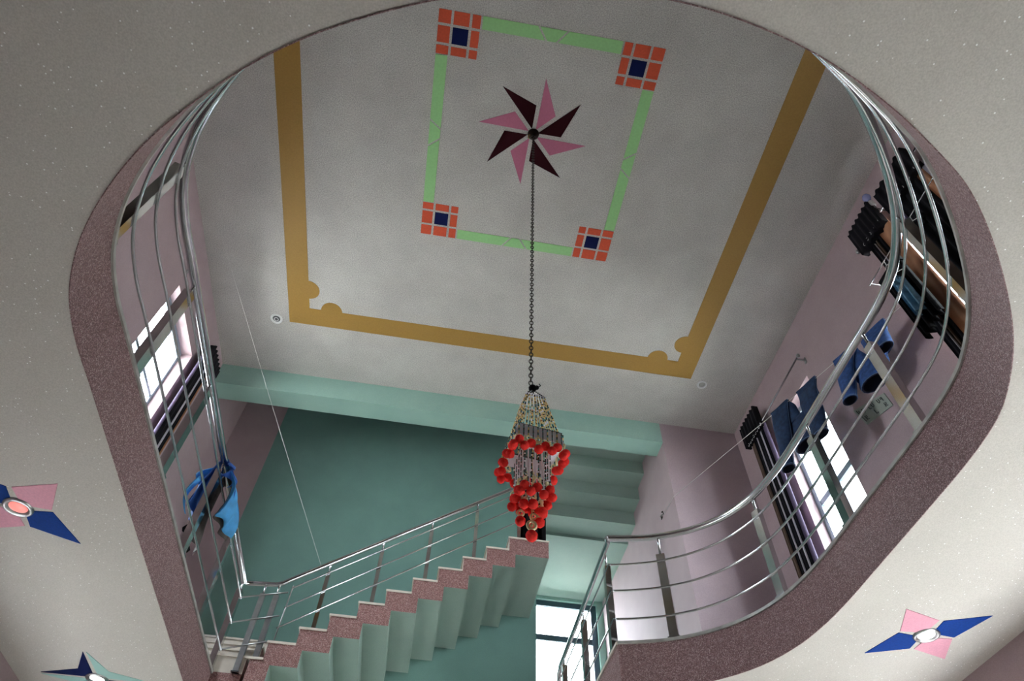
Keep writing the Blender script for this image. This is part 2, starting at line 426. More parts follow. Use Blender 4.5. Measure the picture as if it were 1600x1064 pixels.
# gallery slab round the void
FRONT = [(-2.0, 2.42), (-1.945, 2.09), (-1.78, 1.72), (-1.49, 1.33), (-1.13, 1.0), (-0.78, 0.76), (-0.37, 0.57), (0.0, 0.46), (0.36, 0.405), (0.72, 0.405),
         (1.12, 0.475), (1.48, 0.60), (1.79, 0.75), (2.04, 0.90), (2.31, 1.14), (2.59, 1.45), (2.77, 1.71), (2.90, 1.98), (2.955, 2.20), (2.98, 2.5)]
REAR = [(2.985, 3.9), (2.965, 4.25), (2.90, 4.60), (2.755, 4.94), (2.53, 5.22), (2.24, 5.43), (1.98, 5.54), (1.77, 5.60)]
edge = [(-2.0, 7.0), (-2.0, 5.5), (-2.0, 4.0)] + cr([(-2.0, 2.75)] + FRONT + [(2.985, 2.9)], 6) + cr([(2.985, 3.6)] + REAR, 6)
edge = [p for i, p in enumerate(edge) if i == 0 or (abs(p[0] - edge[i - 1][0]) + abs(p[1] - edge[i - 1][1]) > 1e-4)]
inner = edge + [(1.77, YS), (-1.71, YS), (-1.71, 7.0)]
outer = [(XL, YF), (XR, YF), (XR, YB), (XP, YB), (XP, YW), (1.52, YW), (1.52, YS + 0.005), (XL, YS + 0.005)]
def slab_face(z, flip):
    bm = bmesh.new()
    for lp in (outer, inner):
        vs = [bm.verts.new((p[0], p[1], z)) for p in lp]
        for i in range(len(vs)): bm.edges.new((vs[i], vs[(i + 1) % len(vs)]))
    bmesh.ops.triangle_fill(bm, use_beauty=True, use_dissolve=False, edges=bm.edges[:])
    for f in bm.faces:
        f.normal_update()
        if (f.normal.z > 0) == flip: f.normal_flip()
    bm.verts.index_update()
    r = ([tuple(v.co) for v in bm.verts], [tuple(v.index for v in f.verts) for f in bm.faces]); bm.free(); return r
m = MB(); v, f = slab_face(ZB, True); m.v += v; m.f += f; m.m += [0] * len(f); m.sm += [False] * len(f)
v, f = slab_face(S - 0.001, False); b0 = len(m.v); m.v += v; m.f += [tuple(b0 + i for i in q) for q in f]; m.m += [1] * len(f); m.sm += [False] * len(f)
slab = struct(m.build('floor_gallery', ['ceiling_low', 'floor_tile']), 'gallery slab around the void, glittery pale underside', 'gallery')
def strip(path, z0, z1, off=0.0, closed=False):
    """vertical band following a plan path, pushed by off to the left of travel"""
    q = MB(); n = len(path); pts = []
    for i, p in enumerate(path):
        a = Vector(path[max(i - 1, 0)]); c = Vector(path[min(i + 1, n - 1)]); d = (c - a).normalized(); nn = Vector((-d.y, d.x))
        pts.append(Vector(p) + nn * off)
    return pts
def ribbon(path, z0, z1, off_out, off_in, mat, name, parent):
    """solid band: outer face at off_in (void side), inner face at off_out"""
    A = strip(path, 0, 0, off_in); B = strip(path, 0, 0, off_out)
    q = MB(); q.rings([[(a.x, a.y, z0), (a.x, a.y, z1), (b.x, b.y, z1), (b.x, b.y, z0)] for a, b in zip(A, B)], 0, True, True, smooth=False)
    return q.build(name, mat, parent)
# the path runs down the left side, so "left of travel" is the void side
ribbon(edge, ZB - 0.005, S - 0.02, -0.005, 0.0, 'terrazzo', 'fascia', slab)
ribbon(edge, S - 0.022, S + 0.004, -0.06, 0.014, 'trim_grey', 'edge_trim', slab)
rear_edge = [(1.77, 5.60), (1.77, 6.5), (1.77, 7.4), (1.77, YS)]
ribbon(rear_edge, ZB - 0.005, S - 0.02, -0.005, 0.0, 'terrazzo', 'fascia', slab)
ribbon(rear_edge, S - 0.022, S + 0.004, -0.06, 0.014, 'cream', 'edge_trim', slab)
left_end = [(-1.71, YS), (-1.71, 7.0), (-2.0, 7.0)]
ribbon([(-1.71, YS), (-1.71, 7.01)], ZB - 0.012, S - 0.001, -0.05, 0.0, 'terrazzo_red', 'fascia', slab)
ribbon([(-1.71, 7.0), (-2.0, 7.0)], ZB - 0.012, S - 0.001, -0.05, 0.0, 'terrazzo_red', 'fascia', slab)

# painted stars and recessed lamps under the gallery
def low_piece(name, c, pts, mat):
    return MB().prism([(c[0] + p[0], c[1] + p[1]) for p in pts], ZB - 0.004, ZB + 0.002).build(name, mat, slab)
def kite_star(c, blue):
    for sx_ in (-1, 1):
        for sy_ in (-1, 1):
            b = (sx_ * sy_ > 0) == blue
            pts = [(0.03 * sx_, 0.03 * sy_), (0.215 * sx_, 0.012 * sy_), ((0.315 if b else 0.325) * sx_, (0.345 if b else 0.30) * sy_), (0.018 * sx_, 0.208 * sy_)]
            low_piece('star_point', c, pts, 'star_blue' if b else 'star_pink')
kite_star((3.765, 4.251), False)
kite_star((-2.735, 3.992), True)
for sx_ in (-1, 1):
    for sy_ in (-1, 1):
        low_piece('star_point', (-2.76, 6.41), [(0.02 * sx_, 0.02 * sy_), (0.475 * sx_, 0.014 * sy_), (0.13 * sx_, 0.152 * sy_), (0.014 * sx_, 0.475 * sy_)], 'star_navy' if sx_ * sy_ > 0 else 'star_teal')
def downlight(c, label, r, mat, z, ringmat='steel_brushed', power=0, col=(1, 1, 1)):
    t = thing('recessed_light', label, 'light', None); t.location = (c[0], c[1], z)
    MB().lathe((0, 0, 0), [(r * 0.62, 0.002), (r, 0.002), (r, -0.006), (r * 0.93, -0.016), (r * 0.78, -0.018), (r * 0.66, -0.006), (r * 0.62, -0.004)], 28).build('bezel', ringmat, t)
    MB().lathe((0, 0, 0), [(0.001, -0.012), (r * 0.4, -0.011), (r * 0.64, -0.003), (r * 0.64, 0.001), (0.001, 0.001)], 28).build('lens', mat, t)
    if power:
        l = bpy.data.lights.new('lamp', 'SPOT'); l.energy = power; l.spot_size = 2.4; l.spot_blend = 0.8; l.shadow_soft_size = r * 0.5; l.color = col
        o = bpy.data.objects.new('lamp', l); COL.objects.link(o); o.parent = t; o.location = (0, 0, -0.03)
    return t
downlight((3.765, 4.251), 'lit recessed lamp in the pink and blue star right of the void', 0.098, 'lamp_white', ZB, power=25)
downlight((-2.735, 3.992), 'reddish recessed lamp in the pink and blue star at the left edge', 0.098, 'lamp_pink', ZB, power=4, col=(1, 0.5, 0.4))
downlight((-2.76, 6.41), 'bright recessed lamp in the navy and teal star at lower left', 0.098, 'lamp_white', ZB, power=40)
d = downlight((-2.63, 5.885), 'white round ceiling speaker beside the gold corner at left', 0.085, 'plastic_grey', H, 'plastic_white')
d.name = 'ceiling_speaker'; d['category'] = 'speaker'
MB().torus((0, 0, -0.014), 0.028, 0.005, n=16, k=6).build('grille_ring', 'plastic_white', d)
downlight((3.585, 5.985), 'unlit white recessed lamp beside the gold corner at right', 0.075, 'trim_grey', H, 'plastic_white')

# ------------------------------------------------------------------ windows
def window(name, axis, a, u0, u1, z0, z1, cols, rows, label, mat='frame_blue', fw=0.05, dep=0.05):
    w = struct(link(name, None), label, 'window')
    def bx(ua, ub, za, zb, dd=0.0):
        q = MB()
        lo, hi = (a - dep / 2 + dd, ua, za), (a + dep / 2 - dd, ub, zb)
        if axis == 'y': lo, hi = (ua, a - dep / 2 + dd, za), (ub, a + dep / 2 - dd, zb)
        return q.box(lo, hi)
    for ua, ub in ((u0, u0 + fw), (u1 - fw, u1)): bx(ua, ub, z0, z1).build('frame_stile', mat, w)
    for za, zb in ((z0, z0 + fw), (z1 - fw, z1)): bx(u0 + fw, u1 - fw, za, zb).build('frame_rail', mat, w)
    us = [u0 + fw] + [u0 + (u1 - u0) * c for c in cols] + [u1 - fw]
    zs = [z0 + fw] + [z0 + (z1 - z0) * r for r in rows] + [z1 - fw]
    for u in us[1:-1]: bx(u - fw * 0.6, u + fw * 0.6, z0 + fw, z1 - fw, 0.004).build('mullion', mat, w)
    for z in zs[1:-1]: bx(u0 + fw, u1 - fw, z - fw * 0.5, z + fw * 0.5, 0.008).build('transom', mat, w)
    for i in range(len(us) - 1):
        for j in range(len(zs) - 1):
            ua, ub, za, zb = us[i], us[i + 1], zs[j], zs[j + 1]
            bx(ua, ub, za, zb, dep / 2 - 0.003).build('pane', 'glass', w)
    return w
window('window_1', 'x', XL - 0.16, *WIN_L, (0.55,), (0.62,), 'aluminium window with deep pale reveal in the left wall')
window('window_2', 'x', XR + 0.16, *WIN_R1, (0.5,), (0.45,), 'aluminium window behind the hanging jeans in the right wall', 'frame_blue', 0.075)
window('window_3', 'x', XR + 0.16, *WIN_R2, (0.5,), (0.5,), 'window behind dark curtains in the right wall')
window('window_4', 'y', YW + 0.08, *WIN_S, (), (0.715,), 'blue-grey framed window below the stair landing', 'frame_dark', 0.10)
struct(window('door_added', 'x', XL - 0.13, *DOOR_ADDED, (0.33, 0.66), (0.8,), 'unseen glazed doors added in the left wall to brighten the ceiling'), None, 'door')  # added doors, out of view, let daylight up onto the near ceiling
struct(window('door_1', 'x', XR + 0.13, *DOOR_R, (0.25, 0.5, 0.75), (0.8,), 'glazed doors in the ground floor right wall'), None, 'door')

# outside
struct(MB().box((-60, -60, FZ - 0.6), (60, 60, FZ - 0.21)).build('ground', 'ground'), 'grey paved ground outside the building', 'ground')
struct(MB().box((7.6, -8, FZ - 0.25), (7.9, 9.5, 2.4)).build('light_block_right', 'light_block_dark'), 'unseen dark screen added outside the right doors to block light', 'wall')  # added out of view, hides far ground so the ceiling darkens leftward
struct(MB().box((-6.3, -8, FZ - 0.25), (-6.0, 14, 2.4)).build('light_block_left', 'light_block_dark'), 'unseen dark screen added outside the left doors to block light', 'wall')  # added out of view, limits the light from the left opening
struct(MB().box((-8, 14.0, FZ - 0.25), (9.5, 14.3, 4.4)).build('light_block_back', 'light_block_dark'), 'unseen dark screen added outside the stair window to block light', 'wall')  # added out of view, keeps ground light off the landing soffit
nb = thing('neighbouring_building', 'pale rendered building outside the right wall window', 'building')
bw = [(9.0 + 1.5 * i, 10.0 + 1.5 * i, 8.2 + 1.6 * j, 9.2 + 1.6 * j) for i in range(5) for j in range(2)]
wallbox('x', 10.5, 11.0, 7.5, 20.0, FZ - 0.3, 12.2, bw).build('wall', 'exterior', nb)
for h in bw: MB().box((10.7, h[0], h[2]), (10.76, h[1], h[3])).build('window', 'roof_dark', nb)

# ------------------------------------------------------------------ stairs
st = thing('staircase', 'terrazzo-edged staircase climbing right along the green wall', 'staircase')
X0, Z0, DX, DZ, SY = -1.537, 3.409, 0.2737, 0.1795, 6.93
for k in range(-1, 10):
    xa = X0 + DX * k if k >= 0 else X0 - 0.125
    xb = X0 + DX * (k + 1) if k < 9 else 1.42
    zt = Z0 + DZ * k
    TK, OV = 0.245, 0.08
    ov = OV if k < 9 else 0.0
    if k >= 0: poly = [(xa, zt - 0.022), (xa, zt - DZ - 0.022), (xa + OV, zt - DZ - 0.022), (xa + OV, zt - TK), (xb + ov, zt - TK), (xb + ov, zt - 0.022)]
    else: poly = [(xa, zt - 0.022), (xa, zt - 0.42), (xb + ov, zt - 0.42), (xb + ov, zt - 0.022)]
    q = MB(); nP = len(poly)
    q.poly([(x_, SY, z_) for x_, z_ in poly], 0); q.poly([(x_, YS, z_) for x_, z_ in reversed(poly)], 1)
    for i in range(nP):
        (xa_, za_), (xb_, zb_) = poly[i], poly[(i + 1) % nP]
        q.poly([(xb_, SY, zb_), (xa_, SY, za_), (xa_, YS, za_), (xb_, YS, zb_)], 2 if i == 0 else 1)
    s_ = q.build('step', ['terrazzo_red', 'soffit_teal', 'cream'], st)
    MB().box((xa - 0.015, SY - 0.012, zt - 0.022), (xb + (0.0 if k < 9 else 0.01), YS, zt)).build('tread', 'cream', s_)
for k in range(4):
    ya = 7.0 + 0.25 * k; za = S + 0.18 * k
    s_ = MB().box((XL, ya, za), (-1.71, min(ya + 0.25, YS) if k < 3 else YS, za + 0.158), 0, {'+x': 1}).build('step', ['cream', 'terrazzo_red'], st)
    MB().box((XL, ya - 0.015, za + 0.158), (-1.695, min(ya + 0.25, YS) if k < 3 else YS, za + 0.18)).build('tread', 'cream', s_)
# upper flight, seen from underneath, and the landing it leaves from
s2 = thing('upper_stair_flight', 'teal stepped underside of the upper stair flight', 'staircase')
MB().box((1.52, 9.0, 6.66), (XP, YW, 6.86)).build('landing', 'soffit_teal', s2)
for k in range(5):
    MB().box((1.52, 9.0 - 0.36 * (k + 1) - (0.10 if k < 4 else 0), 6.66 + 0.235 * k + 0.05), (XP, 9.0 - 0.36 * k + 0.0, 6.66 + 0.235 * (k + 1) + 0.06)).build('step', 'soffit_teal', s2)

# ------------------------------------------------------------------ railings
def arc(path):
    L = [0.0]
    for i in range(1, len(path)): L.append(L[-1] + (Vector(path[i]) - Vector(path[i - 1])).length)
    return L
def at_len(path, L, s):
    for i in range(1, len(path)):
        if s <= L[i] or i == len(path) - 1:
            t = (s - L[i - 1]) / max(1e-9, L[i] - L[i - 1]); a, b = Vector(path[i - 1]), Vector(path[i])
            return a + (b - a) * t, (b - a).normalized()
BAR = (0.215, 0.505, 0.79)
HR = 0.985
def post(parent, p, d, z0, top, zh, w=0.042, dep=0.030, mat='steel_post'):
    n = Vector((-d.y, d.x, 0)); d3 = Vector((d.x, d.y, 0))
    q = MB().obox((p.x, p.y, (z0 + top) / 2), d3 * w, n * dep, (0, 0, (top - z0) / 2))
    o = q.build('post', mat, parent)
    MB().tube([(p.x, p.y, top - 0.01), (p.x, p.y, zh)], 0.012, 8).build('post_pin', 'steel', o)
    MB().obox((p.x, p.y, z0 + 0.006), d3 * (w + 0.012), n * (dep + 0.012), (0, 0, 0.006)).build('base_plate', 'steel', o)
    return o
gr = thing('gallery_railing', 'long stainless steel guardrail curving around the gallery edge', 'railing')
rp = [(p.x, p.y) for p in strip(edge, 0, 0, -0.028)]
bp_ = [(p.x, p.y) for p in strip(edge, 0, 0, 0.006)]
def RZ(y, x):
    """the handrail runs a little higher along the right side and toward its rear end"""
    if x < 1.0 or y < 1.2: return 0.0
    f = min(1.0, (y - 1.2) / 1.5)
    return f * 0.055 + 0.085 * max(0.0, min(1.0, (2.95 - x) / 1.1)) * max(0.0, min(1.0, (y - 4.4) / 0.8))
MB().tube([(p[0], p[1], S + HR + RZ(p[1], p[0])) for p in rp], 0.033, 14).build('handrail', 'steel', gr)
for h in BAR:
    MB().tube([(p[0], p[1], S + h) for p in bp_], 0.0105, 8).build('rail_bar', 'steel', gr)
LL = arc(rp)
def nearest(x, y):
    return min(range(len(rp)), key=lambda i: (rp[i][0] - x) ** 2 + (rp[i][1] - y) ** 2)
spots = [0.015 + 0.99 * k for k in range(6)]
a0 = spots[-1]; a1 = LL[nearest(2.72, 1.65)]
nmid = 5
spots += [a0 + (a1 - a0) * k / nmid for k in range(1, nmid)]
ends = []
for s_ in spots: ends.append(at_len(rp, LL, s_))
for (x, y) in ((2.72, 1.64), (3.0, 2.60), (3.0, 3.60), (2.94, 4.62), (2.26, 5.45)):
    best = min((k * 0.01 for k in range(int(LL[-1] * 100))), key=lambda s_: (at_len(rp, LL, s_)[0] - Vector((x, y))).length)
    ends.append(at_len(rp, LL, best))
for p, d_ in ends: post(gr, p, d_, S + 0.004, S + 0.87, S + HR + RZ(p.y, p.x))
# guard along the passage edge beside the stair well
lr = thing('passage_railing', 'straight stainless railing from the curve end back toward the stair window', 'railing')
xr = 1.795
MB().tube([(1.775, 5.615, S + HR + 0.14), (xr, 5.68, S + HR + 0.13), (xr, 6.6, S + HR + 0.08), (xr, 8.12, S + HR + 0.02), (xr, 8.24, S + HR - 0.05), (xr, 8.28, S + HR - 0.4)], 0.027, 14).build('handrail', 'steel', lr)
for h in BAR: MB().tube([(xr - 0.03, 5.61, S + h + 0.02), (xr - 0.03, 8.26, S + h)], 0.009, 8).build('rail_bar', 'steel', lr)
for y in (5.80, 6.86, 7.92): post(lr, Vector((xr, y)), Vector((0, 1)), S + 0.004, S + 0.89, S + HR + 0.06)
# stair railing
sr = thing('stair_railing', 'stainless stair railing rising right along the terrazzo steps', 'railing')
ry = 6.99
hz = lambda x: 4.108 + 0.684 * (x + 1.587)
MB().tube([(-2.0, 7.02, S + HR), (-1.9, ry + 0.02, S + HR), (-1.66, ry, S + HR + 0.005), (-1.60, ry, S + HR + 0.03), (-1.56, ry, hz(-1.56)), (-0.5, ry, hz(-0.5)), (1.12, ry, hz(1.12))], 0.026, 14).build('handrail', 'steel', sr)
for h in (0.27, 0.55, 0.83):
    MB().tube([(-1.48 - 0.05 * (1 - h), ry - 0.03, hz(-1.5) - 0.83 + 0.83 * h), (1.12, ry - 0.03, hz(1.12) - 0.83 + 0.83 * h)], 0.0085, 8).build('rail_bar', 'steel', sr)
for h in BAR:
    MB().tube([(-1.99, ry - 0.01, S + h), (-1.5 - 0.05 * (1 - h), ry - 0.03, S + h + 0.13 - 0.03 * h)], 0.0085, 8).build('rail_bar', 'steel_dull', sr)
MB().tube([(-1.50, ry - 0.03, S + 0.3), (-1.48, ry - 0.03, S + 0.98)], 0.008, 8).build('rail_bar', 'steel_dull', sr)
for x, zb_ in ((-1.775, S), (-1.63, Z0 - DZ)):
    post(sr, Vector((x, ry)), Vector((1, 0)), zb_, S + 0.86, S + HR, 0.028, 0.02, 'steel_dull')
for k in (1, 3, 5, 7, 9):
    x = X0 + DX * k + 0.12
    post(sr, Vector((x, ry)), Vector((1, 0)), Z0 + DZ * k, hz(x) - 0.13, hz(x), 0.022, 0.018)

# ------------------------------------------------------------------ bead chandelier on its chain
CX, CY = 0.455, 2.686
hk = thing('ceiling_hook', 'dark iron ceiling boss with hook at the star centre', 'hook'); hk.location = (CX, CY, H)
MB().lathe((0, 0, 0), [(0.066, -0.003), (0.064, -0.02), (0.045, -0.05), (0.02, -0.062), (0.012, -0.10)], 20).build('boss', 'iron', hk)
MB().torus((0, 0, -0.125), 0.022, 0.006, 'y', 16, 8).build('hook_ring', 'iron', hk)
MB().tube([(-0.02, 0.0, -0.03), (-0.05, -0.005, -0.06), (-0.058, 0.01, -0.10), (-0.045, 0.012, -0.13)], 0.006, 6).build('loose_wire', 'brass_thread', hk)
ch = thing('hanging_chain', 'long dark iron chain dropping from the ceiling star', 'chain'); ch.location = (CX, CY, 0)
zc, k = 7.25, 0
q = MB()
while zc > 3.075:
    q.torus((0, 0, zc), 0.0125, 0.0036, 'y' if k % 2 else 'x', 10, 6, sz=1.75); zc -= 0.0355; k += 1
lk = q.build('chain_links', 'iron', ch); lk['kind'] = 'stuff'
cd = thing('bead_chandelier', 'tiered bead chandelier with red pompoms hanging on the chain', 'chandelier'); cd.location = (CX + 0.012, CY, 0)
kn = MB().ball((0, 0, 3.05), 0.026, 0, 10, 8); kn.ball((0.026, 0.0, 3.062), 0.015, 0, 8, 6); kn.tube([(0.03, 0, 3.06), (0.05, 0.0, 3.085), (0.04, 0, 3.10)], 0.003, 6)
kn.build('knot', 'black', cd)
ROT = math.radians(9)
def sq(h, z, n):
    """n points per side of a square frame"""
    P = []
    for sd in range(4):
        for i in range(n):
            t = -1 + 2 * (i + 0.5) / n
            x, y = ((t, -1), (1, t), (-t, 1), (-1, -t))[sd]
            P.append((x * h * math.cos(ROT) - y * h * math.sin(ROT), x * h * math.sin(ROT) + y * h * math.cos(ROT), z, sd))
    return P
def corners(h, z): 
    return [(x * h * math.cos(ROT) - y * h * math.sin(ROT), x * h * math.sin(ROT) + y * h * math.cos(ROT), z) for x, y in ((-1, -1), (1, -1), (1, 1), (-1, 1))]
def frame(h, z, r, mat):
    q = MB(); c = corners(h, z)
    for i in range(4): q.tube([c[i], c[(i + 1) % 4]], r, 6)
    return q.build('frame', mat, cd)
frame(0.060, 2.925, 0.005, 'bead_white'); frame(0.123, 2.59, 0.005, 'bead_black'); frame(0.078, 2.47, 0.005, 'bead_white')
for c in corners(0.060, 2.925):
    q = MB(); a = Vector((0, 0, 3.035)); b = Vector(c)
    q.tube([a, b], 0.0018, 5)
    for i in range(1, 7): q.ball(a + (b - a) * (i / 7), 0.0048, 0)
    q.build('hanging_string', 'bead_black', cd)
def strand_mesh(L, seq, r=0.0046):
    """a string of beads hanging down from the origin"""
    q = MB(); q.tube([(0, 0, 0), (0, 0, -L)], 0.0011, 4, 0)
    n = int(L / (r * 2.25))
    for i in range(n): q.ball((0, 0, -(i + 0.5) * L / n), r, seq[i % len(seq)], 6, 4)
    return q.mesh('bead_strand', ['bead_black', 'bead_gold', 'bead_teal', 'bead_amber', 'bead_white'])
def place_strand(me, p, q_=None):
    p = Vector(p); M = Matrix.Translation(p)
    if q_ is not None:
        d = Vector(q_) - p; M = M @ d.to_track_quat('-Z', 'Y').to_matrix().to_4x4()
    return link('bead_strand', me, cd, M)
T, B = sq(0.060, 2.925, 8), sq(0.123, 2.59, 8)
Ls = (Vector(T[0][:3]) - Vector(B[0][:3])).length
up_m = [strand_mesh(0.342, seq) for seq in ([0, 0, 1, 1, 3, 1, 1, 0, 1, 1, 2], [0, 1, 1, 4, 1, 3, 1, 1, 0, 2], [0, 1, 4, 4, 1, 1, 0, 1, 3, 1, 1, 2])]
for i, (a, b) in enumerate(zip(T, B)): place_strand(up_m[i % 3], a[:3], b[:3])
# white cloth band below the wide frame, split in its four sides
cs0, cs1 = corners(0.125, 2.586), corners(0.134, 2.50)
for i in range(4):
    j = (i + 1) % 4; a, b, c, d_ = Vector(cs0[i]), Vector(cs0[j]), Vector(cs1[j]), Vector(cs1[i])
    nn = (b - a).cross(d_ - a).normalized() * 0.0025
    q = MB(); q.rings([[a - nn, b - nn, b + nn, a + nn], [d_ - nn, c - nn, c + nn, d_ + nn]], 0, True, True, smooth=False); q.build('band', 'bead_white', cd)
fr = strand_mesh(0.10, [0, 0, 2]); fr2 = strand_mesh(0.125, [0, 2, 1, 1])
ring_me = MB(); ring_me.torus((0, 0, 0), 0.017, 0.006, 'y', 16, 8); ring_me = ring_me.mesh('gold_ring', 'ring_gold')
def pom_mesh(seed):
    rnd = random.Random(seed); bm = bmesh.new(); bmesh.ops.create_icosphere(bm, subdivisions=3, radius=0.0245)
    for v in bm.verts: v.co *= 0.93 + 0.14 * rnd.random()
    me = bpy.data.meshes.new('pompom'); bm.to_mesh(me); bm.free(); me.materials.append(MATS['pompom'])
    me.polygons.foreach_set('use_smooth', [True] * len(me.polygons)); return me
poms = [pom_mesh(i) for i in range(3)]
rnd = random.Random(3)
for i, p in enumerate(sq(0.137, 2.582, 10)):
    place_strand(fr if i % 2 else fr2, p[:3])
    if i % 2 == 0: link('gold_ring', ring_me, cd, Matrix.Translation((p[0], p[1], 2.478 + rnd.uniform(-0.01, 0.01))) @ Matrix.Rotation(ROT + (p[3] % 2) * math.pi / 2 + rnd.uniform(-0.5, 0.5), 4, 'Z'))
for i, p in enumerate(sq(0.150, 0, 8)):
    link('pompom', poms[i % 3], cd, Matrix.Translation((p[0] + rnd.uniform(-.008, .008), p[1] + rnd.uniform(-.008, .008), 2.440 - 0.032 * (i % 2) + rnd.uniform(-.006, .006))) @ Matrix.Rotation(rnd.uniform(0, 6), 4, 'Z'))
# inner tier: white tubes, bead ends, rings and pompoms
wt = MB(); wt.tube([(0, 0, 0), (0, 0, -0.20)], 0.0042, 6, 0)
for i in range(5): wt.ball((0, 0, -0.207 - i * 0.011), 0.0048, (1, 1, 2, 0, 1)[i])
wt = wt.mesh('bead_strand', ['bead_white', 'bead_black', 'bead_teal'])
wb = strand_mesh(0.235, [0, 0, 2, 0, 4])
for i, p in enumerate(sq(0.078, 2.47, 8)): link('bead_strand', wt if i % 2 else wb, cd, Matrix.Translation(p[:3]))
for i, p in enumerate(sq(0.080, 0, 4)):
    link('gold_ring', ring_me, cd, Matrix.Translation((p[0], p[1], 2.245 + rnd.uniform(-.012, .012))) @ Matrix.Rotation(rnd.uniform(0, 3), 4, 'Z'))
for i, p in enumerate(sq(0.086, 0, 5)):
    link('pompom', poms[i % 3], cd, Matrix.Translation((p[0], p[1], 2.20 - 0.028 * (i % 2) + rnd.uniform(-.006, .006))))
s3 = strand_mesh(0.10, [1, 0, 1, 2]); 
for i, (x, y, z) in enumerate(((-0.05, 0.05, 2.085), (0.0, -0.04, 2.13), (0.055, 0.0, 2.12), (0.05, 0.05, 2.09), (-0.045, -0.02, 2.14), (0.02, 0.06, 2.08))):
    place_strand(s3, (x, y, z + 0.135)); link('pompom', poms[i % 3], cd, Matrix.Translation((x, y, z)) @ Matrix.Scale(1.08, 4))
    link('gold_ring', ring_me, cd, Matrix.Translation((x, y, z + 0.05)) @ Matrix.Rotation(0.6 * i, 4, 'Z'))
MB().tube([(0, 0, 2.47), (0, 0, 2.055)], 0.003, 6).build('centre_cord', 'bead_gold', cd)
q = MB(); q.torus((0, 0, 2.03), 0.021, 0.008, 'y', 18, 8, sz=1.15); q.ball((0, 0, 2.03), 0.009, 0, 8, 6); q.build('gold_ring', 'ring_gold', cd)
MB().tube([(0, 0, 2.01), (0, 0, 1.98)], 0.003, 6).build('centre_cord', 'bead_gold', cd)
link('pompom', poms[0], cd, Matrix.Translation((0, 0, 1.968)) @ Matrix.Scale(1.2, 4))

# ------------------------------------------------------------------ curtains
def fold_sheet(x, y0, y1, z0, z1, amp, n, wall, th=0.006, ruffle=0.0):
    """vertical cloth with sine folds; wall = -1 for cloth in front of the right wall"""
    A, Bk = [], []; K = max(8, n * 8)
    q = MB(); rows = 6
    for i in range(K + 1):
        t = i / K; A.append((y0 + (y1 - y0) * t, amp * math.sin(2 * math.pi * n * t)))
    R = []
    for y, o in A:
        col = []
        for r in range(rows + 1):
            f = r / rows; z = z0 + (z1 - z0) * f
            zz = z + (ruffle * math.sin((y - y0) / (y1 - y0) * 2 * math.pi * n) if r == rows else 0)
            col.append((x + wall * o * (0.75 + 0.5 * (1 - f)), y, zz))
        R.append(col)
    b = len(q.v)
    for col in R:
        for p in col: q.v.append(p)
    for col in R:
        for p in col: q.v.append((p[0] - wall * th, p[1], p[2]))
    nr = rows + 1; off = len(R) * nr
    for i in range(len(R) - 1):
        for r in range(rows):
            a = i * nr + r
            q.f.append((a, a + nr, a + nr + 1, a + 1)); q.f.append((off + a, off + a + 1, off + a + nr + 1, off + a + nr)); q.m += [0, 0]; q.sm += [True, True]
        for r in (0, rows):
            a = i * nr + r; q.f.append((a, off + a, off + a + nr, a + nr)); q.m.append(0); q.sm.append(False)
    for i in (0, len(R) - 1):
        for r in range(rows):
            a = i * nr + r; q.f.append((a, a + 1, off + a + 1, off + a)); q.m.append(0); q.sm.append(False)
    return q
def curtain(label, x, wall, stripes, z0, z1, head, rod):
    """stripes: (y0, y1, material, folds); head: (y0, y1, z0, z1); rod: (y0, y1, z)"""
    t = thing('curtain', label, 'curtain')
    for y0, y1, mat, n in stripes:
        pnl = fold_sheet(x, y0, y1, z0, z1, 0.022, n, wall).build('fabric_panel', mat, t)
    if head:
        fold_sheet(x + wall * 0.075, head[0], head[1], head[2], head[3], 0.010, 6, wall, 0.075, 0.010).build('ruffled_header', 'curtain_black', t)
    ys0, ys1 = min(s_[0] for s_ in stripes), max(s_[1] for s_ in stripes)
    n = max(4, int((ys1 - ys0) / 0.055))
    for i in range(n):
        y = ys0 + (ys1 - ys0) * (i + 0.5) / n
        MB().torus((x + wall * 0.065, y, z1 - 0.02), 0.016, 0.003, 'x', 10, 5, sz=1.5).build('curtain_ring', 'plastic_white', t)
    return t
def rod(label, x, y0, y1, z, wx):
    t = thing('curtain_rod', label, 'curtain rod')
    MB().tube([(x, y0, z), (x, y1, z)], 0.011, 10).build('rod', 'steel', t)
    for y in (y0, y1):
        e = MB(); e.lathe((x, y, z - 0.02), [(0.004, -0.01), (0.022, 0.0), (0.026, 0.02), (0.022, 0.04), (0.004, 0.05)], 12); e.build('finial', 'steel_dull', t)
    for y in (y0 + 0.06, y1 - 0.06):
        e = MB(); e.tube([(x, y, z), (x + (wx - x) * 0.96, y, z), (wx, y, z)], 0.008, 8); e.obox((wx - 0.004 * (1 if wx > x else -1), y, z), (0.004, 0, 0), (0, 0.02, 0), (0, 0, 0.045)); e.build('bracket', 'steel_dull', t)
    return t
WR, WL = XR - 0.002, XL + 0.002
rod('thin steel curtain rod above the window with hanging jeans', XR - 0.13, 4.72, 6.42, 6.70, WR)
curtain('black and purple striped curtain drawn beside the jeans window', XR - 0.13, -1,
        [(5.86, 5.95, 'curtain_purple', 1), (5.95, 6.02, 'curtain_black', 1), (6.02, 6.055, 'curtain_white', 1), (6.055, 6.15, 'curtain_black', 1), (6.15, 6.17, 'curtain_white', 1), (6.17, 6.26, 'curtain_black', 1), (6.26, 6.34, 'curtain_brown', 1)],
        3.15, 6.62, (5.9, 6.40, 6.60, 6.98), None)
rod('thin curtain rod above the left wall window', XL + 0.11, 4.82, 6.72, 6.80, WL)
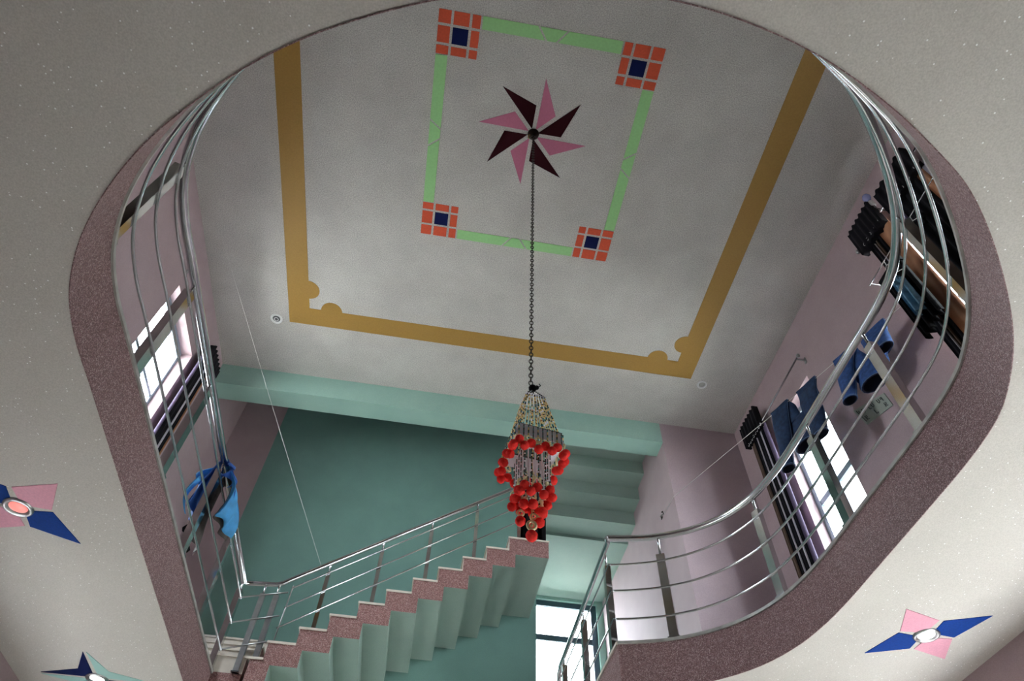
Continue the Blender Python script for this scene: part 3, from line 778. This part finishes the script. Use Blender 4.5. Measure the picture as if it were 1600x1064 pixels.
curtain('dark curtain with pale stripes beside the left wall window', XL + 0.11, 1,
        [(6.06, 6.13, 'curtain_purple', 1), (6.13, 6.30, 'curtain_black', 1), (6.30, 6.335, 'curtain_white', 1), (6.335, 6.43, 'curtain_black', 1), (6.43, 6.45, 'curtain_tan', 1)],
        3.15, 6.70, (6.10, 6.56, 6.62, 6.90), None)
rod('curtain rod with round finials above the curtained right window', XR - 0.15, 1.62, 3.12, 6.62, WR)
curtain('brown and black curtain hanging at the far side of the curtained window', XR - 0.14, -1,
        [(2.62, 2.80, 'curtain_tan', 1), (2.80, 2.86, 'curtain_black', 1), (2.86, 2.90, 'curtain_brown', 1), (2.90, 2.915, 'curtain_white', 1), (2.915, 2.99, 'curtain_black', 1)],
        3.15, 6.52, (2.62, 3.06, 6.42, 6.86), None)
curtain('black curtain with a white and tan strip at the near side', XR - 0.14, -1,
        [(1.92, 2.0, 'curtain_white', 1), (2.0, 2.10, 'curtain_tan', 1), (2.10, 2.44, 'curtain_black', 4), (2.44, 2.50, 'curtain_purple', 1)],
        3.15, 6.42, (1.96, 2.52, 6.36, 6.78), None)

# ------------------------------------------------------------------ clothes lines and laundry
LA, LC, LE = Vector((3.185, 7.30, 5.99)), Vector((3.18, 6.86, 5.95)), Vector((4.26, 2.95, 5.45))
cl = tag(MB().tube([LA, LC, LC + (LE - LC) * 0.5 - Vector((0, 0, 0.01)), LE], 0.0032, 6).build('clothes_line', 'wire'), 'thin pale clothes line stretched toward the hanging jeans', 'line')
tag(MB().tube([(-1.255, 6.99, 4.37), (-2.26, 5.81, 5.87), (-3.263, 4.636, 7.398)], 0.0016, 6).build('clothes_line', 'wire'), 'thin pale wire from the left ceiling down to the stair rail', 'line')
wh = thing('wall_hook', 'small black twisted hook on the pink side wall of the stair well', 'hook')
MB().tube([(3.199, 7.42, 6.02), (3.17, 7.40, 6.02), (3.165, 7.34, 6.0), (3.175, 7.29, 5.985), (3.16, 7.27, 6.01), (3.165, 7.32, 6.035)], 0.008, 8).build('hook_bend', 'iron', wh)
MB().obox((3.196, 7.42, 6.02), (0.004, 0, 0), (0, 0.025, 0), (0, 0, 0.018)).build('hook_plate', 'iron', wh)
U = (LE - LC); U.z = 0; LL_ = U.length; U.normalize(); NV = Vector((-U.y, U.x, 0))   # NV points to the wall side or the void side
if NV.x > 0: NV = -NV                                                                # make it point to the void
def line_z(s_): return LC.z + (LE.z - LC.z) * s_ / LL_
def on_line(s_, z, off=0.0): p = LC + U * s_ + NV * off; return Vector((p.x, p.y, z))
def ringpts(c, hw, ht, n=16):
    return [c + U * (hw * math.cos(2 * math.pi * k / n)) + NV * (ht * math.sin(2 * math.pi * k / n)) for k in range(n)]
def leg(parent, top, hem, off, mat, name='leg', cuff=True, ztop=None, t0=0.012, o0=0.25):
    """a flattened cloth tube: top = (s0, s1), hem = (s0, s1, z)"""
    zt = (line_z((top[0] + top[1]) / 2) + 0.004) if ztop is None else ztop; R = []
    for i in range(9):
        f = i / 8; s0 = top[0] + (hem[0] - top[0]) * f; s1 = top[1] + (hem[1] - top[1]) * f
        z = zt + (hem[2] - zt) * f
        w = (s1 - s0) / 2 * (1 + 0.04 * math.sin(7 * f + top[0] * 9)); t = t0 + 0.05 * f ** 0.8
        c = on_line((s0 + s1) / 2 + 0.008 * math.sin(9 * f + hem[0] * 11), z, off * (o0 + (1 - o0) * f))
        R.append(ringpts(c, w, t))
    q = MB(); q.rings(R, 0, True, False)
    inn = [[p + (sum(r, Vector()) / len(r) - p) * 0.12 for p in r] for r in R]
    q.rings([list(reversed(r)) for r in inn], 1); q.rings([list(reversed(R[-1])), list(reversed(inn[-1]))], 1)
    o = q.build(name, [mat, 'denim_inside'], parent)
    if cuff:
        c = sum(R[-1], Vector()) / len(R[-1]); d_ = (R[-2][0] - R[-1][0]) * 0.12
        MB().tube([p + (p - c) * 0.03 + d_ for p in R[-1]], 0.004, 5, 0, closed=True).build('hem_seam', 'denim_seam', o)
        MB().tube([r[0] + (r[0] - sum(r, Vector()) / len(r)).normalized() * 0.001 for r in R], 0.003, 5).build('side_seam', 'denim_seam', o)
    return o
def jeans(label, l1, h1, l2, h2, waist, mat, name='jeans'):
    t = thing(name, label, 'trousers')
    leg(t, l1, h1, 0.05, mat); leg(t, l2, h2, 0.05, mat)
    zk = line_z(l1[1]) - 0.30; mid = (l1[1] + l2[0]) / 2
    leg(t, l1, (mid - 0.25, mid + 0.01, zk), -0.05, mat, 'back_leg', False)
    leg(t, l2, (mid - 0.01, mid + 0.25, zk), -0.05, mat, 'back_leg', False)
    w = leg(t, (mid - 0.25, mid + 0.25), waist, -0.05, mat, 'seat', True, zk + 0.02, 0.05, 0.9)
    zc = waist[2] + 0.05; c = on_line((waist[0] + waist[1]) / 2, zc, 0.015)
    MB().ball(c, 0.011, 0, 8, 6).build('button', 'steel', t)
    # the two sides folded across the line
    for a, b in (l1, l2):
        q = MB(); P = [on_line(a, line_z(a) + 0.006), on_line((a + b) / 2, line_z((a + b) / 2) + 0.008), on_line(b, line_z(b) + 0.006)]
        q.tube(P, 0.014, 8); q.build('fold', mat, t)
    return t
jeans('dark blue jeans folded over the line before the white window', (2.02, 2.31), (1.93, 2.09, 4.86), (2.45, 2.75), (2.45, 2.64, 4.90), (2.12, 2.42, 5.02), 'denim_dark')
jeans('bright blue jeans folded over the line beside the plaque', (3.02, 3.32), (2.93, 3.08, 4.97), (3.38, 3.72), (3.50, 3.68, 5.16), (3.12, 3.42, 5.02), 'denim')

# garments hanging at the curtained window
def hung(label, x, y0, y1, z0, z1, mat, name, cat, folds=3, split=True):
    t = thing(name, label, cat)
    if split:
        m_ = (y0 + y1) / 2
        fold_sheet(x, y0, m_ - 0.01, z0 + 0.05, z1, 0.03, folds, -1, 0.03).build('leg', mat, t); fold_sheet(x, m_ + 0.01, y1, z0, z1, 0.03, folds, -1, 0.03).build('leg', mat, t)
        MB().box((x - 0.035, y0 - 0.01, z1), (x + 0.035, y1 + 0.01, z1 + 0.06)).build('waistband', mat, t)
    else:
        fold_sheet(x, y0, y1, z0, z1, 0.035, folds, -1, 0.02).build('cloth', mat, t)
        fold_sheet(x - 0.02, y0 + 0.02, y1 - 0.02, z1 - 0.03, z1 + 0.05, 0.02, folds, -1, 0.03).build('collar', mat, t)
    MB().tube([(x, (y0 + y1) / 2 - 0.12, z1 + 0.05), (x, (y0 + y1) / 2, z1 + 0.14), (x, (y0 + y1) / 2 + 0.12, z1 + 0.05)], 0.004, 6).build('hanger', 'wire', t)
    MB().tube([(x, (y0 + y1) / 2, z1 + 0.14), (x + 0.01, (y0 + y1) / 2, z1 + 0.22), (x + 0.03, (y0 + y1) / 2, z1 + 0.25)], 0.004, 6).build('hanger_hook', 'wire', t)
    return t
hung('black trousers hanging in front of the brown curtain', 4.06, 2.66, 2.96, 4.75, 5.62, 'black', 'trousers', 'trousers', 2)
hung('teal blue cloth hanging against the black trousers', 3.98, 2.70, 2.84, 4.92, 5.36, 'cloth_teal', 'hanging_cloth', 'cloth', 2, False)
hung('black shirt on a wire hanger near the front of the window', 4.06, 2.16, 2.46, 4.6, 5.62, 'black', 'shirt', 'shirt', 3, False)

dr = thing('drying_rail', 'thin drying rail on arms in front of the curtained window', 'rail')
MB().tube([(4.09, 1.70, 5.87), (4.09, 3.12, 5.87)], 0.006, 8).build('rail', 'steel', dr)
for y in (1.72, 3.10): MB().tube([(4.09, y, 5.87), (XR - 0.003, y, 5.87)], 0.006, 8).build('arm', 'steel', dr)
# bulb on its holder above the curtain
bl = thing('wall_bulb', 'unlit bluish bulb in a white holder above the black curtain', 'bulb')
bx, by, bz = 4.26, 2.62, 6.86
MB().lathe((0, 0, 0), [(0.03, 0.0), (0.033, 0.05), (0.027, 0.09), (0.022, 0.10)], 16).build('holder', 'plastic_white', bl).matrix_local = Matrix.Translation((bx, by, bz - 0.09))
MB().lathe((0, 0, 0), [(0.018, 0.0), (0.022, 0.03), (0.042, 0.075), (0.046, 0.10), (0.038, 0.13), (0.018, 0.148), (0.002, 0.15)], 18).build('bulb', 'bulb_glass', bl).matrix_local = Matrix.Translation((bx, by, bz + 0.01))
MB().tube([(bx, by, bz - 0.08), (bx + 0.02, by, bz - 0.15), (XR - 0.004, by, bz - 0.16)], 0.009, 8).build('arm', 'steel', bl)

# tilted notice on the right wall
def wall_pt(y, z, x=XR - 0.012): return Vector((x, y, z))
pq = thing('wall_notice', 'small tilted pale notice with handwritten marks on the right wall', 'notice')
c4 = [wall_pt(4.47, 5.44), wall_pt(3.98, 5.21), wall_pt(3.965, 5.01), wall_pt(4.39, 5.15)]
q = MB(); q.rings([[p for p in c4], [p + Vector((0.01, 0, 0)) for p in c4]], 0, True, True, smooth=False); q.build('board', 'paper', pq)
def qpt(u, v):
    a = c4[0] + (c4[1] - c4[0]) * u; b = c4[3] + (c4[2] - c4[3]) * u
    return a + (b - a) * v + Vector((-0.002, 0, 0))
GL = {'L': [[(0, 0), (0, 1), (0.8, 1)]], 'U': [[(0, 0), (0, 0.8), (0.4, 1), (0.8, 0.8), (0.8, 0)]], '9': [[(0.8, 0.4), (0.1, 0.4), (0.1, 0), (0.8, 0), (0.8, 1)]], 'R': [[(0, 1), (0, 0), (0.7, 0.15), (0.7, 0.4), (0, 0.5), (0.8, 1)]]}
def write(txt, u0, v0, uw, vh, step):
    for i, c_ in enumerate(txt):
        if c_ == ' ': continue
        q = MB()
        for st_ in GL[c_]: q.tube([qpt(u0 + i * step + a * uw, v0 + b * vh) for a, b in st_], 0.0048, 5)
        q.build('letter', 'ink', pq)
write('LU LU U9', 0.12, 0.16, 0.065, 0.26, 0.10)
write('R  L  R', 0.14, 0.58, 0.085, 0.26, 0.115)
MB().tube([qpt(0.07, 0.10), qpt(0.075, 0.86)], 0.005, 5).build('margin_line', 'ink', pq)

# cloths on the left gallery rail
def sheet(fn, nu, nv, th, name, mat, parent=None):
    q = MB(); G = [[Vector(fn(i / nu, j / nv)) for j in range(nv + 1)] for i in range(nu + 1)]
    def nrm(i, j):
        a = G[min(i + 1, nu)][j] - G[max(i - 1, 0)][j]; b = G[i][min(j + 1, nv)] - G[i][max(j - 1, 0)]
        n_ = a.cross(b); return n_.normalized() if n_.length > 1e-9 else Vector((1, 0, 0))
    for sg in (-1, 1):
        for i in range(nu + 1):
            for j in range(nv + 1): q.v.append(tuple(G[i][j] + nrm(i, j) * th * sg))
    w = nv + 1; o = (nu + 1) * w
    for i in range(nu):
        for j in range(nv):
            a = i * w + j; q.f.append((a, a + 1, a + w + 1, a + w)); q.f.append((o + a, o + a + w, o + a + w + 1, o + a + 1)); q.m += [0, 0]; q.sm += [True, True]
    for i in range(nu):
        for j in (0, nv): a = i * w + j; q.f.append((a, a + w, o + a + w, o + a)); q.m.append(0); q.sm.append(False)
    for j in range(nv):
        for i in (0, nu): a = i * w + j; q.f.append((a, o + a, o + a + 1, a + 1)); q.m.append(0); q.sm.append(False)
    return q.build(name, mat, parent)
hzr = S + HR; hx = -2.025
def drape(yc, w0, w1, La, Lb, bulge, seed, shift=0.0, rr=0.035):
    """cloth over the handrail: v=0 at the void hem, v=1 at the floor-side hem"""
    tot = La + Lb + math.pi * rr
    def fn(u, v):
        s_ = v * tot
        if s_ < La: f = 1 - s_ / La; x = hx + rr; z = hzr - f * La; side = 1
        elif s_ < La + math.pi * rr: a = (s_ - La) / rr; f = 0; x = hx + rr * math.cos(a); z = hzr + rr * math.sin(a); side = 0
        else: f = (s_ - La - math.pi * rr) / Lb; x = hx - rr; z = hzr - f * Lb; side = -1
        w = w0 + (w1 - w0) * min(1, f * 1.3); y = yc + shift * f * (1 if side > 0 else 0.4) + (u - 0.5) * w
        n_ = noise.noise(Vector((u * 3 + seed, v * 4, seed)))
        fold = 0.035 * math.sin(u * 11 + seed + 2 * f) * f + 0.05 * n_ * f
        x += (fold + bulge * math.sin(f * math.pi * 0.75)) * (side if side else 0)
        z += 0.03 * noise.noise(Vector((u * 5, seed * 3, 1.0))) * f
        return (x, y, z)
    return fn
bc = thing('blue_cloth', 'light blue cloth draped over the left gallery handrail', 'cloth')
sheet(drape(5.12, 0.10, 0.40, 0.47, 0.26, 0.13, 1.3, 0.18), 18, 26, 0.003, 'cloth', 'cloth_blue', bc)
sheet(lambda u, v: (hx + 0.045 + 0.10 * math.sin(v * 2.4) + 0.008, 5.09 + 0.16 * v + (u - 0.5) * 0.035, hzr + 0.01 - 0.40 * v), 2, 12, 0.004, 'edge_binding', 'cloth_royal', bc)
rc = thing('royal_blue_cloth', 'royal blue cloth hanging inside the left railing under the pale blue one', 'cloth')
sheet(drape(5.06, 0.12, 0.34, 0.12, 0.56, 0.05, 4.1, 0.0, 0.041), 18, 26, 0.003, 'cloth', 'cloth_royal', rc)
sheet(lambda u, v: (hx - 0.09 - 0.06 * math.sin(v * 3), 4.86 + 0.05 * v + 0.07 * u, hzr - 0.30 - 0.32 * v), 3, 10, 0.004, 'trim_flap', 'cloth_blue', rc)
gc = thing('grey_cloth', 'crumpled dark grey cloth hanging with the blue cloths on the left rail', 'cloth')
sheet(drape(5.30, 0.12, 0.40, 0.46, 0.66, 0.05, 7.7, 0.06, 0.047), 18, 26, 0.003, 'cloth', 'cloth_grey', gc)
sheet(lambda u, v: (hx - 0.12 + 0.03 * math.sin(v * 9), 5.18 + 0.22 * u, hzr - 0.50 - 0.24 * v + 0.02 * math.sin(u * 8)), 6, 8, 0.004, 'sleeve', 'black', gc)

# black folded shape at the head of the stair railing
bkc = thing('black_shape', 'black folded shape at the top end of the stair railing', 'cloth')
fold_sheet(0, -0.17, 0.17, 5.025, 5.96, 0.03, 3, -1, 0.02).build('cloth', 'black', bkc).matrix_local = Matrix.Translation((1.24, 7.03, 0)) @ Matrix.Rotation(math.radians(90), 4, 'Z')
MB().tube([(1.05, 7.015, 5.97), (1.42, 7.015, 5.97)], 0.02, 8).build('top_roll', 'black', bkc)
